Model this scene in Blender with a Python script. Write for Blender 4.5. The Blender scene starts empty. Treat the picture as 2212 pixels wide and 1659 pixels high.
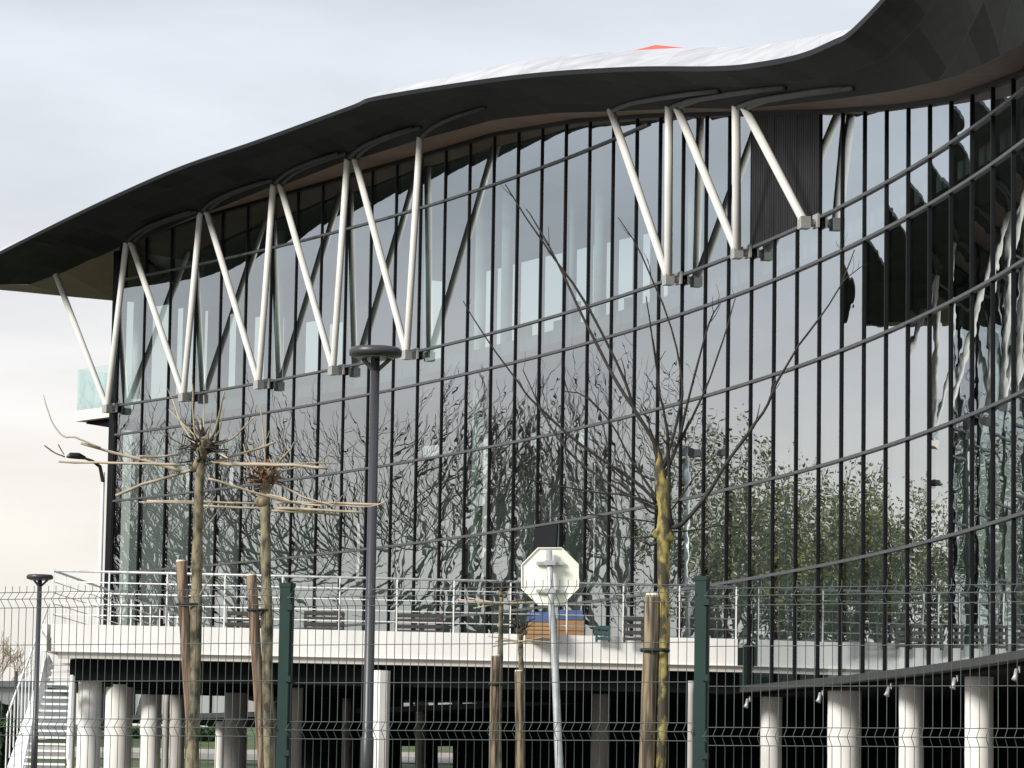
import bpy, math, random
from mathutils import Vector, Matrix
from mathutils.bvhtree import BVHTree

sc = bpy.context.scene
COL = sc.collection
R = math.radians

# ------------------------------------------------------------------ camera
EYE = 1.2                                   # eye height above the road
F, W0, H0 = 7874.9, 2212.0, 1659.0          # focal length in photo pixels
PITCH, ROLL = R(6.811), R(0.9185)
fw = Vector((0, math.cos(PITCH), math.sin(PITCH)))
r0 = Vector((1, 0, 0)); u0 = Vector((0, -math.sin(PITCH), math.cos(PITCH)))
rt = r0 * math.cos(ROLL) + u0 * math.sin(ROLL)
up = -r0 * math.sin(ROLL) + u0 * math.cos(ROLL)
cam = bpy.data.cameras.new('camera')
cam.sensor_width = 36.0; cam.lens = F / W0 * 36.0
cam.clip_start = 0.1; cam.clip_end = 3000
camo = bpy.data.objects.new('camera', cam); COL.objects.link(camo)
camo.matrix_world = Matrix(((rt.x, up.x, -fw.x, 0), (rt.y, up.y, -fw.y, 0), (rt.z, up.z, -fw.z, EYE), (0, 0, 0, 1)))
sc.camera = camo

# ------------------------------------------------------------------ sky
SUN_AZ, SUN_EL = math.atan2(-0.77, -0.64), R(30)
world = bpy.data.worlds.new('World'); sc.world = world; world.use_nodes = True
wn, wl = world.node_tree.nodes, world.node_tree.links
wn.clear()
out = wn.new('ShaderNodeOutputWorld'); bg = wn.new('ShaderNodeBackground')
sky = wn.new('ShaderNodeTexSky'); sky.sky_type = 'NISHITA'; sky.sun_disc = False
sky.sun_elevation = SUN_EL; sky.sun_rotation = SUN_AZ % (2 * math.pi)
tc = wn.new('ShaderNodeTexCoord'); sep = wn.new('ShaderNodeSeparateXYZ')
wl.new(tc.outputs['Generated'], sep.inputs[0])
ramp = wn.new('ShaderNodeValToRGB')
el = ramp.color_ramp.elements
stops = [(0.0, (1.0, .95, .87)), (.085, (1.0, .955, .89)), (.125, (.93, .92, .92)), (.165, (.78, .815, .87)), (.22, (.74, .785, .855)), (.45, (.74, .79, .87)), (1.0, (.60, .66, .75))]
el[0].position, el[0].color = stops[0][0], (*stops[0][1], 1)
el[1].position, el[1].color = stops[-1][0], (*stops[-1][1], 1)
for p, c in stops[1:-1]:
    e = el.new(p); e.color = (*c, 1)
wl.new(sep.outputs['Z'], ramp.inputs[0])
mp = wn.new('ShaderNodeMapping'); mp.inputs['Scale'].default_value = (5, 5, 22)
mp.inputs['Rotation'].default_value = (0, R(14), R(20))
wl.new(tc.outputs['Generated'], mp.inputs[0])
nz = wn.new('ShaderNodeTexNoise'); nz.inputs['Scale'].default_value = 1.0; nz.inputs['Detail'].default_value = 5; nz.inputs['Roughness'].default_value = .5
wl.new(mp.outputs[0], nz.inputs[0])
mr = wn.new('ShaderNodeMapRange'); mr.inputs['From Min'].default_value = .3; mr.inputs['From Max'].default_value = .7
mr.inputs['To Min'].default_value = 8.1; mr.inputs['To Max'].default_value = 11.3
wl.new(nz.outputs[0], mr.inputs[0])
vm = wn.new('ShaderNodeVectorMath'); vm.operation = 'SCALE'
wl.new(ramp.outputs[0], vm.inputs[0]); wl.new(mr.outputs[0], vm.inputs['Scale'])
mx = wn.new('ShaderNodeMix'); mx.data_type = 'RGBA'; mx.inputs[0].default_value = .94
wl.new(sky.outputs[0], mx.inputs[6]); wl.new(vm.outputs[0], mx.inputs[7])
wl.new(mx.outputs[2], bg.inputs[0]); bg.inputs[1].default_value = 0.1
wl.new(bg.outputs[0], out.inputs[0])

# ------------------------------------------------------------------ sun and exposure
sl = bpy.data.lights.new('sun', 'SUN'); sl.energy = 4.6; sl.angle = R(16); sl.color = (1, .97, .91)
so = bpy.data.objects.new('sun', sl); COL.objects.link(so)
sd = Vector((math.sin(SUN_AZ) * math.cos(SUN_EL), math.cos(SUN_AZ) * math.cos(SUN_EL), math.sin(SUN_EL)))
so.rotation_euler = sd.to_track_quat('Z', 'Y').to_euler(); so.location = sd * 200
sc.view_settings.view_transform = 'Standard'; sc.view_settings.look = 'None'
sc.view_settings.exposure = 0.08; sc.view_settings.gamma = 1
sc.render.engine = 'CYCLES'
sc.cycles.max_bounces = 8; sc.cycles.glossy_bounces = 4; sc.cycles.transparent_max_bounces = 12
sc.cycles.caustics_reflective = False; sc.cycles.caustics_refractive = False
sc.cycles.use_denoising = True

# ------------------------------------------------------------------ helpers
def P(x, y, D):
    """photo point (x, y) at depth D metres -> world point"""
    d = fw + rt * ((x - W0 / 2) / F) + up * ((H0 / 2 - y) / F)
    d = d * (D / d.y)
    return Vector((d.x, d.y, d.z + EYE))
def proj(p):
    q = Vector((p[0], p[1], p[2] - EYE)); d = q.dot(fw)
    return W0 / 2 + F * q.dot(rt) / d, H0 / 2 - F * q.dot(up) / d
def pxm(D):
    return F / D                            # pixels per metre at depth D
def lerp(a, b, t): return a + (b - a) * t
def interp(x, tab):
    if x <= tab[0][0]: return tab[0][1]
    for (a, va), (b, vb) in zip(tab, tab[1:]):
        if x <= b: return va + (vb - va) * (x - a) / (b - a)
    return tab[-1][1]
def ground_z(x, y):
    z = interp(y, [(0, 0), (21, 0), (40, 1.25), (80, 2.0), (100, 2.35), (120, 2.7), (130, 3.1), (150, 4.2), (172, 5.3), (320, 6.5), (900, 8)])
    return z

class MB:
    def __init__(s): s.v = []; s.f = []; s.m = []; s.uv = {}
    def quad(s, a, b, c, d, mi=0, uv=None):
        n = len(s.v); s.v += [Vector(a), Vector(b), Vector(c), Vector(d)]
        if uv: s.uv[len(s.f)] = uv
        s.f.append((n, n + 1, n + 2, n + 3)); s.m.append(mi); return s
    def poly(s, pts, mi=0):
        n = len(s.v); s.v += [Vector(p) for p in pts]; s.f.append(tuple(range(n, n + len(pts)))); s.m.append(mi); return s
    def hexa(s, p, mi=0):                   # 8 corners: 0-3 bottom ccw, 4-7 top ccw
        n = len(s.v); s.v += [Vector(q) for q in p]
        for f in ((0, 3, 2, 1), (4, 5, 6, 7), (0, 1, 5, 4), (1, 2, 6, 5), (2, 3, 7, 6), (3, 0, 4, 7)):
            s.f.append(tuple(n + i for i in f)); s.m.append(mi)
        return s
    def box(s, c, sx, sy, sz, ax=None, ay=None, mi=0):
        """box of size sx, sy, sz centred at c; ax, ay = horizontal axes"""
        ax = Vector(ax or (1, 0, 0)); ay = Vector(ay or (0, 1, 0)); az = Vector((0, 0, 1)); c = Vector(c)
        X, Y, Z = ax * sx / 2, ay * sy / 2, az * sz / 2
        return s.hexa([c - X - Y - Z, c + X - Y - Z, c + X + Y - Z, c - X + Y - Z, c - X - Y + Z, c + X - Y + Z, c + X + Y + Z, c - X + Y + Z], mi)
    def bar(s, a, b, w, h, upv=(0, 0, 1), mi=0):
        a, b = Vector(a), Vector(b); t = (b - a).normalized(); u = Vector(upv)
        sd_ = t.cross(u)
        if sd_.length < 1e-5: sd_ = t.cross(Vector((0, 1, 0)))
        sd_.normalize(); u = sd_.cross(t).normalized()
        X, Y = sd_ * w / 2, u * h / 2
        return s.hexa([a - X - Y, a + X - Y, a + X + Y, a - X + Y, b - X - Y, b + X - Y, b + X + Y, b - X + Y], mi)
    def tube(s, pts, rad, n=8, cap=True, mi=0):
        pts = [Vector(p) for p in pts]; k = len(pts)
        if not hasattr(rad, '__len__'): rad = [rad] * k
        base = len(s.v); prev = None
        for i, p in enumerate(pts):
            t = (pts[min(i + 1, k - 1)] - pts[max(i - 1, 0)])
            if t.length < 1e-9: t = Vector((0, 0, 1))
            t.normalize()
            if prev is None:
                ref = Vector((0, 0, 1)) if abs(t.z) < .9 else Vector((1, 0, 0))
                a = t.cross(ref).normalized()
            else:
                a = prev - t * prev.dot(t); a.normalize()
            prev = a; b = t.cross(a)
            for j in range(n):
                an = 2 * math.pi * j / n
                s.v.append(p + (a * math.cos(an) + b * math.sin(an)) * rad[i])
        for i in range(k - 1):
            for j in range(n):
                s.f.append((base + i * n + j, base + i * n + (j + 1) % n, base + (i + 1) * n + (j + 1) % n, base + (i + 1) * n + j)); s.m.append(mi)
        if cap:
            s.f.append(tuple(base + j for j in reversed(range(n)))); s.m.append(mi)
            s.f.append(tuple(base + (k - 1) * n + j for j in range(n))); s.m.append(mi)
        return s

ROOT = {}
def link(name, mb, mats, parent=None, smooth=False, base=None):
    me = bpy.data.meshes.new(name)
    if parent is not None: org = ROOT[parent.name]
    else: org = Vector(base) if base is not None else Vector((0, 0, 0))
    me.from_pydata([v - org for v in mb.v], [], mb.f)
    if not isinstance(mats, (list, tuple)): mats = [mats]
    for m in mats: me.materials.append(m)
    if any(mb.m): me.polygons.foreach_set('material_index', mb.m)
    if smooth: me.polygons.foreach_set('use_smooth', [True] * len(me.polygons))
    if mb.uv:
        ul = me.uv_layers.new(name='UVMap')
        for fi, uvs in mb.uv.items():
            for li, q in zip(me.polygons[fi].loop_indices, uvs): ul.data[li].uv = q
    me.update()
    o = bpy.data.objects.new(name, me); COL.objects.link(o)
    if parent is not None: o.parent = parent
    else: o.location = org
    ROOT[o.name] = org
    return o
def tag(o, label, cat, group=None, kind=None):
    if label: o['label'] = label
    if cat: o['category'] = cat
    if group: o['group'] = group
    if kind: o['kind'] = kind
    return o
def thing(name, loc, label, cat, group=None):
    o = bpy.data.objects.new(name, None); COL.objects.link(o)
    o.location = loc; o.empty_display_size = .3; ROOT[o.name] = Vector(loc)
    return tag(o, label, cat, group)
def copy_tree(o, parent=None):
    c = o.copy(); COL.objects.link(c)
    if parent is not None: c.parent = parent
    for ch in list(o.children): copy_tree(ch, c)
    return c

# ------------------------------------------------------------------ materials
def new_mat(name):
    m = bpy.data.materials.new(name); m.use_nodes = True
    nt = m.node_tree; return m, nt, nt.nodes['Principled BSDF']
def mat(name, c, rough=.6, metal=0.0, var=.12, scale=4.0, spec=.5, bump=0.0, stretch=(1, 1, 1), c2=None, thr=None):
    """principled surface, its colour broken up by object-space noise"""
    m, nt, b = new_mat(name); N, L = nt.nodes, nt.links
    t = N.new('ShaderNodeTexCoord'); mpn = N.new('ShaderNodeMapping'); mpn.inputs['Scale'].default_value = stretch
    L.new(t.outputs['Object'], mpn.inputs[0])
    n = N.new('ShaderNodeTexNoise'); n.inputs['Scale'].default_value = scale; n.inputs['Detail'].default_value = 6
    L.new(mpn.outputs[0], n.inputs[0])
    r = N.new('ShaderNodeValToRGB')
    a = thr or (.3, .7)
    r.color_ramp.elements[0].position, r.color_ramp.elements[1].position = a
    ca = tuple(max(0, q * (1 - var)) for q in c); cb = c2 or tuple(min(1, q * (1 + var)) for q in c)
    r.color_ramp.elements[0].color = (*ca, 1); r.color_ramp.elements[1].color = (*cb, 1)
    L.new(n.outputs[0], r.inputs[0]); L.new(r.outputs[0], b.inputs['Base Color'])
    b.inputs['Roughness'].default_value = rough; b.inputs['Metallic'].default_value = metal
    b.inputs['Specular IOR Level'].default_value = spec
    if bump:
        bp = N.new('ShaderNodeBump'); bp.inputs['Strength'].default_value = 1; bp.inputs['Distance'].default_value = bump
        L.new(n.outputs[0], bp.inputs['Height']); L.new(bp.outputs[0], b.inputs['Normal'])
    return m

def glass_mat(name, tint, base_r, wav):
    m = bpy.data.materials.new(name); m.use_nodes = True; nt = m.node_tree; N, L = nt.nodes, nt.links
    N.clear(); o = N.new('ShaderNodeOutputMaterial')
    tr = N.new('ShaderNodeBsdfTransparent'); tr.inputs[0].default_value = (*tint, 1)
    gl = N.new('ShaderNodeBsdfGlossy'); gl.inputs[0].default_value = (.91, .965, 1.0, 1); gl.inputs['Roughness'].default_value = 0.0
    lw = N.new('ShaderNodeLayerWeight'); lw.inputs[0].default_value = .5
    pw = N.new('ShaderNodeMath'); pw.operation = 'POWER'; pw.inputs[1].default_value = 3.0
    L.new(lw.outputs['Facing'], pw.inputs[0])
    ma = N.new('ShaderNodeMath'); ma.operation = 'MULTIPLY_ADD'; ma.inputs[1].default_value = 1 - base_r; ma.inputs[2].default_value = base_r
    L.new(pw.outputs[0], ma.inputs[0])
    mix = N.new('ShaderNodeMixShader'); L.new(ma.outputs[0], mix.inputs[0]); L.new(tr.outputs[0], mix.inputs[1]); L.new(gl.outputs[0], mix.inputs[2])
    if wav:
        t = N.new('ShaderNodeTexCoord'); mpn = N.new('ShaderNodeMapping'); mpn.inputs['Scale'].default_value = (1.0, 1.0, 2.0)
        L.new(t.outputs['Object'], mpn.inputs[0])
        n = N.new('ShaderNodeTexNoise'); n.inputs['Scale'].default_value = 1.5; n.inputs['Detail'].default_value = 1.0; n.inputs['Roughness'].default_value = .4
        L.new(mpn.outputs[0], n.inputs[0])
        bp = N.new('ShaderNodeBump'); bp.inputs['Strength'].default_value = 1; bp.inputs['Distance'].default_value = wav
        L.new(n.outputs[0], bp.inputs['Height']); L.new(bp.outputs[0], gl.inputs['Normal'])
    L.new(mix.outputs[0], o.inputs[0])
    return m

def panel_mat(name, c, su, sv, var=.5, rough=.5):
    """dark sheet-metal panels laid out on the surface's own UVs"""
    m, nt, b = new_mat(name); N, L = nt.nodes, nt.links
    t = N.new('ShaderNodeTexCoord')
    br = N.new('ShaderNodeTexBrick'); br.offset = .5; br.inputs['Scale'].default_value = 1
    br.inputs['Brick Width'].default_value = su; br.inputs['Row Height'].default_value = sv
    br.inputs['Mortar Size'].default_value = .012; br.inputs['Mortar Smooth'].default_value = .2; br.inputs['Bias'].default_value = -.1
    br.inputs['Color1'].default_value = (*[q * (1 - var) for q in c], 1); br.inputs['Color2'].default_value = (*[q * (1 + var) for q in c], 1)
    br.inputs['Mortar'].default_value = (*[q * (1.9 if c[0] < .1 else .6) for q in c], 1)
    L.new(t.outputs['UV'], br.inputs[0])
    n = N.new('ShaderNodeTexNoise'); n.inputs['Scale'].default_value = 1.3; n.inputs['Detail'].default_value = 6
    L.new(t.outputs['Object'], n.inputs[0])
    mi = N.new('ShaderNodeMix'); mi.data_type = 'RGBA'; mi.blend_type = 'MULTIPLY'; mi.inputs[0].default_value = .6
    L.new(br.outputs[0], mi.inputs[6]); L.new(n.outputs[0], mi.inputs[7])
    mg = N.new('ShaderNodeVectorMath'); mg.operation = 'SCALE'; mg.inputs['Scale'].default_value = 1.5
    L.new(mi.outputs[2], mg.inputs[0]); L.new(mg.outputs[0], b.inputs['Base Color'])
    b.inputs['Roughness'].default_value = rough; b.inputs['Specular IOR Level'].default_value = .12 if c[0] < .1 else .3
    return m

M = {}
M['glass'] = glass_mat('facade_glass', (.52, .62, .59), .33, .0006)
M['clear_glass'] = glass_mat('balustrade_glass', (.90, .965, .95), .05, 0)
M['mullion'] = mat('mullion_metal', (.008, .009, .010), .55, spec=.15)
M['transom'] = mat('transom_metal', (.072, .076, .08), .5, .1)
M['strut'] = mat('strut_paint', (.62, .61, .57), .45, var=.06, scale=1.5)
M['bracket'] = mat('bracket_steel', (.30, .30, .29), .5)
M['rib'] = mat('rib_steel', (.065, .063, .057), .6, spec=.2)
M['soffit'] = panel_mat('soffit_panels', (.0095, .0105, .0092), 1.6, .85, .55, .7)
M['soffit_rib'] = mat('soffit_rib_paint', (.035, .037, .034), .6, spec=.2)
M['timber'] = mat('soffit_timber', (.125, .074, .048), .6, var=.25, scale=1.2, stretch=(.4, .4, 6))
M['roof'] = panel_mat('roof_membrane', (.43, .43, .445), 2.2, 9.0, .06, .6)
M['red'] = mat('roof_red', (.55, .10, .075), .6, var=.1)
M['white'] = mat('white_panel', (.86, .84, .80), .5, var=.07, scale=1.6, stretch=(1, 1, .15))
M['lip'] = mat('edge_plaster', (.66, .62, .56), .7, var=.07, scale=1.2)
M['steelwhite'] = mat('white_steel', (.78, .78, .76), .4, var=.05)
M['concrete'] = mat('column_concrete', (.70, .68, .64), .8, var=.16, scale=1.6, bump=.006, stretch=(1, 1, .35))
M['concrete_dark'] = mat('darker_concrete', (.36, .34, .315), .85, var=.22, scale=2.0, bump=.006, stretch=(1, 1, .35))  # column concrete again, in a darker and more mottled tone
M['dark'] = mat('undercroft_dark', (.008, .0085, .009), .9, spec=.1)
M['interior'] = mat('interior_wall', (.16, .167, .163), .8, var=.2, scale=.4)
M['ceiling'] = mat('interior_ceiling', (.10, .09, .08), .8)
M['curtain'] = mat('interior_blind', (.70, .76, .73), .8, var=.05)
M['cladding'] = mat('ribbed_cladding', (.014, .014, .016), .6, spec=.2, var=.5, scale=3.5, stretch=(3, 3, .5))
M['green'] = mat('fence_green', (.0025, .022, .018), .5, var=.15, scale=6, spec=.25)
M['wire'] = mat('fence_wire', (.055, .075, .070), .5, var=.15)
M['lamp'] = mat('lamp_grey', (.040, .040, .046), .4, var=.15, scale=6, stretch=(1, 1, .2))
M['lens'] = mat('lamp_lens', (.22, .22, .22), .3)
M['galv'] = mat('galvanised_steel', (.46, .47, .48), .45, .35, var=.2, scale=9)
M['alu'] = mat('sign_aluminium', (.95, .93, .83), .5, var=.03)
M['bark'] = mat('pollard_bark', (.105, .085, .055), .9, var=.6, scale=13, bump=.010, c2=(.24, .205, .13), thr=(.38, .6), stretch=(1, 1, .5))
M['lichen'] = mat('lichen_bark', (.13, .108, .068), .9, var=.6, scale=15, bump=.006, c2=(.33, .26, .075), thr=(.46, .58), stretch=(1, 1, .5))
M['twig'] = mat('twig_bark', (.022, .018, .015), .8, var=.35, scale=5)
M['twig_pale'] = mat('pale_shoot', (.33, .27, .19), .8, var=.3, scale=4)
M['cane'] = mat('bamboo_cane', (.40, .325, .24), .6, var=.3, scale=5)
M['stake'] = mat('stake_timber', (.085, .058, .036), .85, var=.5, scale=7, bump=.008, c2=(.25, .19, .12), thr=(.40, .60), stretch=(5, 5, .35))
M['stake_red'] = mat('reddish_stake', (.115, .070, .045), .85, var=.5, scale=7, bump=.008, c2=(.24, .165, .11), thr=(.40, .60), stretch=(5, 5, .35))
M['cut'] = mat('sawn_end', (.66, .60, .48), .8)
M['rubber'] = mat('tie_rubber', (.012, .012, .013), .7)
M['grass'] = mat('rough_grass', (.045, .085, .020), .95, var=.45, scale=.5, c2=(.10, .135, .035))
M['asphalt'] = mat('asphalt', (.052, .052, .054), .9, var=.2, scale=6)
M['pale_road'] = mat('pale_road', (.24, .22, .20), .9, var=.15, scale=1)
M['paving'] = mat('paving', (.20, .19, .18), .9, var=.2, scale=.6)
M['sill'] = mat('sill_metal', (.045, .047, .047), .6, spec=.2)
M['kerb'] = mat('kerb_stone', (.45, .43, .40), .85)
M['leaf'] = mat('young_leaf', (.19, .20, .065), .8, var=.4, scale=1.0, c2=(.33, .33, .13))
M['greybark'] = mat('grey_bark', (.085, .072, .058), .9, var=.4, scale=2, c2=(.15, .13, .105))
M['shrubleaf'] = mat('shrub_leaf', (.030, .060, .016), .8, var=.4, scale=2.0)
M['reddead'] = mat('dead_leaf', (.16, .075, .03), .9, var=.3, scale=8)
M['blue'] = mat('blue_cushion', (.085, .125, .26), .8, var=.15, scale=2)
M['orange'] = mat('orange_wood', (.36, .205, .095), .7, var=.2, scale=2, stretch=(.5, .5, 6))
M['slat'] = mat('dark_slat', (.045, .040, .036), .7)
M['teal'] = mat('teal_plastic', (.03, .07, .075), .5)
M['render'] = mat('pale_render', (.66, .66, .66), .8, var=.06)
M['tile'] = mat('grey_roof', (.30, .31, .33), .8)

# ------------------------------------------------------------------ ground, road
mb = MB()
xs = [-420, -200, -120, -80, -60, -45, -30, -20, -10, 0, 10, 20, 30, 45, 60, 90, 140, 220, 420]
ys = [-60, 0, 10, 21, 26, 32, 40, 50, 60, 70, 80, 90, 100, 110, 120, 126, 130, 136, 143, 150, 160, 172, 200, 250, 320, 500, 900]
for i in range(len(xs)):
    for y in ys: mb.v.append(Vector((xs[i], y, ground_z(xs[i], y))))
n = len(ys)
for i in range(len(xs) - 1):
    for j in range(n - 1):
        mb.f.append((i * n + j, (i + 1) * n + j, (i + 1) * n + j + 1, i * n + j + 1)); mb.m.append(0)
tag(link('ground', mb, M['grass']), None, None, None, 'structure')
def strip(name, y0, y1, dz, m, x0=-300, x1=300):
    b = MB(); st = 6
    for k in range(st):
        a, c = lerp(y0, y1, k / st), lerp(y0, y1, (k + 1) / st)
        b.quad((x0, a, ground_z(0, a) + dz), (x1, a, ground_z(0, a) + dz), (x1, c, ground_z(0, c) + dz), (x0, c, ground_z(0, c) + dz))
    return tag(link(name, b, m), None, None, None, 'structure')
strip('road', -12, 17.0, .03, M['asphalt'])
strip('forecourt', 44, 118, .02, M['paving'], -120, 120)
strip('back_road', 130.2, 135.8, .03, M['pale_road'])
mb = MB()
mb.hexa([(-200, 136.0, 3.2), (200, 136.0, 3.2), (200, 136.3, 3.2), (-200, 136.3, 3.2), (-200, 136.0, 3.62), (200, 136.0, 3.62), (200, 136.3, 3.62), (-200, 136.3, 3.62)])
tag(link('kerb', mb, M['kerb']), None, None, None, 'structure')

# ------------------------------------------------------------------ facade plan (a shallow concave arc)
FX, FY, FA, FK = -12.6568, 116.1291, R(50.9038), R(0.5806)
BAY = 1.5
def fac(s, off=0.0, h=0.0):
    """point at arc length s on the facade line, off metres outside the glass, h above the eye"""
    th = FA + FK * s
    x = FX + (math.sin(th) - math.sin(FA)) / FK
    y = FY + (math.cos(th) - math.cos(FA)) / FK
    nx, ny = -math.sin(th), -math.cos(th)
    return Vector((x + nx * off, y + ny * off, h + EYE))
def nrm(s):
    th = FA + FK * s; return Vector((-math.sin(th), -math.cos(th), 0))
def tan(s):
    th = FA + FK * s; return Vector((math.cos(th), -math.sin(th), 0))
def s_at_px(x, y, off=0.0):
    """arc length and height above the eye of photo point (x, y) on the surface off metres outside the glass"""
    best = None; lo, hi = -12.0, 90.0
    for _ in range(50):
        mid = (lo + hi) / 2; p = fac(mid, off); q = P(x, y, p.y)
        # photo x grows with s
        p.z = q.z
        if proj(p)[0] < x: lo = mid
        else: hi = mid
    p = fac(lo, off); return lo, P(x, y, p.y).z - EYE
HT = [3.05, 5.45, 7.583, 9.897, 12.025, 12.967, 17.025]       # transom heights L7..L1
NB = 52
HG = []
for x, y in [(246, 530), (440, 470), (600, 425), (778, 375), (898, 342), (1068, 292), (1250, 262), (1420, 251), (1606, 247), (1784, 243), (1940, 233), (2059, 216), (2212, 160)]:
    HG.append(s_at_px(x, y))
HG.append((66, HG[-1][1] + .1)); HG.append((84, HG[-1][1] + .6))
def hg(s): return interp(s, HG)

bld = thing('glass_building', fac(28, 0, -EYE + ground_z(0, 95)), 'large curved glass-walled building with dark wavy eaves and white slanting struts', 'building')
rnd = random.Random(4)
# panes: one window bay between each two mullions
CLAD = {26, 27, 28}
for i in range(NB):
    g = MB(); s0, s1 = i * BAY + .02, (i + 1) * BAY - .02
    rows = [HT[0] + .02] + HT[1:]
    for k in range(len(rows)):
        h0 = rows[k]
        t0, t1 = hg(s0) - .03, hg(s1) - .03
        if k + 1 < len(rows):
            h1a = min(rows[k + 1], t0); h1b = min(rows[k + 1], t1)
        else: h1a, h1b = t0, t1
        if h1a <= h0 + .05 and h1b <= h0 + .05: continue
        h1a, h1b = max(h1a, h0), max(h1b, h0)
        if i in CLAD and h0 >= HT[5]: continue
        if i == 17 and k == 1: continue
        j = [rnd.uniform(-.0011, .0011) for _ in range(3)]
        g.quad(fac(s0, j[0], h0), fac(s1, j[1], h0), fac(s1, j[1] + j[2], h1b), fac(s0, j[0] + j[2], h1a))
        if i == 17 and k == 0: link('window_bay', g, M['glass'], bld); g = MB()
    link('window_bay', g, M['glass'], bld)
for i in sorted(CLAD):
    g = MB(); n = 10
    for k in range(n):
        a, b = (i + (k + .08) / n) * BAY, (i + (k + .92) / n) * BAY
        g.hexa([fac(a, -.02, HT[5]), fac(a, .03, HT[5]), fac(b, .03, HT[5]), fac(b, -.02, HT[5]), fac(a, -.02, hg(a) - .02), fac(a, .03, hg(a) - .02), fac(b, .03, hg(b) - .02), fac(b, -.02, hg(b) - .02)])
    g.hexa([fac(i * BAY, -.06, HT[5]), fac(i * BAY, -.01, HT[5]), fac(i * BAY + BAY, -.01, HT[5]), fac(i * BAY + BAY, -.06, HT[5]), fac(i * BAY, -.06, hg(i * BAY)), fac(i * BAY, -.01, hg(i * BAY)), fac(i * BAY + BAY, -.01, hg(i * BAY + BAY)), fac(i * BAY + BAY, -.06, hg(i * BAY + BAY))])
    link('cladding_panel', g, M['cladding'], bld)
# the window that stands open, hinged at its top
g = MB(); a, b = 17 * BAY + .05, 18 * BAY - .05
tp = HT[2] - .06; bt = HT[1] + .1; o_ = .12
g.hexa([fac(a, o_, bt), fac(a, o_ + .04, bt), fac(b, o_ + .04, bt), fac(b, o_, bt), fac(a, .05, tp), fac(a, .09, tp), fac(b, .09, tp), fac(b, .05, tp)])
link('open_window', g, M['mullion'], bld)
# mullions
for i in range(NB + 1):
    g = MB(); s = i * BAY; w = .026
    g.hexa([fac(s - w, -.12, HT[0] - .12), fac(s - w, .04, HT[0] - .12), fac(s + w, .04, HT[0] - .12), fac(s + w, -.12, HT[0] - .12),
            fac(s - w, -.12, hg(s) + .1), fac(s - w, .04, hg(s) + .1), fac(s + w, .04, hg(s) + .1), fac(s + w, -.12, hg(s) + .1)])
    link('mullion', g, M['mullion'], bld)
# transoms
for k, h in enumerate(HT):
    if k == 0: continue
    g = MB(); seg = []
    for i in range(NB * 2 + 1):
        s = i * BAY / 2
        if k == 6 and hg(s) < h + .1: continue
        seg.append(s)
    for a, b in zip(seg, seg[1:]):
        e = .031
        g.hexa([fac(a, -.06, h - e), fac(a, .06, h - e), fac(b, .06, h - e), fac(b, -.06, h - e), fac(a, -.06, h + e), fac(a, .06, h + e), fac(b, .06, h + e), fac(b, -.06, h + e)])
    link('transom', g, M['transom'], bld)
g = MB()
for i in range(NB):
    a, b = i * BAY, (i + 1) * BAY
    g.hexa([fac(a, -.08, hg(a) - .03), fac(a, .07, hg(a) - .03), fac(b, .07, hg(b) - .03), fac(b, -.08, hg(b) - .03), fac(a, -.08, hg(a) + .08), fac(a, .07, hg(a) + .08), fac(b, .07, hg(b) + .08), fac(b, -.08, hg(b) + .08)])
link('head_frame', g, M['mullion'], bld)
# lower edge and underside
g = MB()
for i in range(NB):
    a, b = i * BAY, (i + 1) * BAY; h = HT[0]
    g.hexa([fac(a, -.25, h - .13), fac(a, .05, h - .13), fac(b, .05, h - .13), fac(b, -.25, h - .13), fac(a, -.25, h + .02), fac(a, .05, h + .02), fac(b, .05, h + .02), fac(b, -.25, h + .02)])
link('sill_edge', g, M['sill'], bld)
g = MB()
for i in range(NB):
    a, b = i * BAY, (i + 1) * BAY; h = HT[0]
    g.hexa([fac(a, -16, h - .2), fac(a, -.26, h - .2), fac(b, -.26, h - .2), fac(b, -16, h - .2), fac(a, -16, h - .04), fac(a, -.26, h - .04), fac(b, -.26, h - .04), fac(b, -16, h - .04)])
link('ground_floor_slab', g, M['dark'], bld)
g = MB(); e_ = NB * BAY
g.hexa([fac(e_, -16, HT[0] - .2), fac(e_, -.13, HT[0] - .2), fac(e_ + .3, -.13, HT[0] - .2), fac(e_ + .3, -16, HT[0] - .2), fac(e_, -16, hg(e_)), fac(e_, -.13, hg(e_)), fac(e_ + .3, -.13, hg(e_)), fac(e_ + .3, -16, hg(e_))])
link('end_wall', g, M['cladding'], bld)
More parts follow.
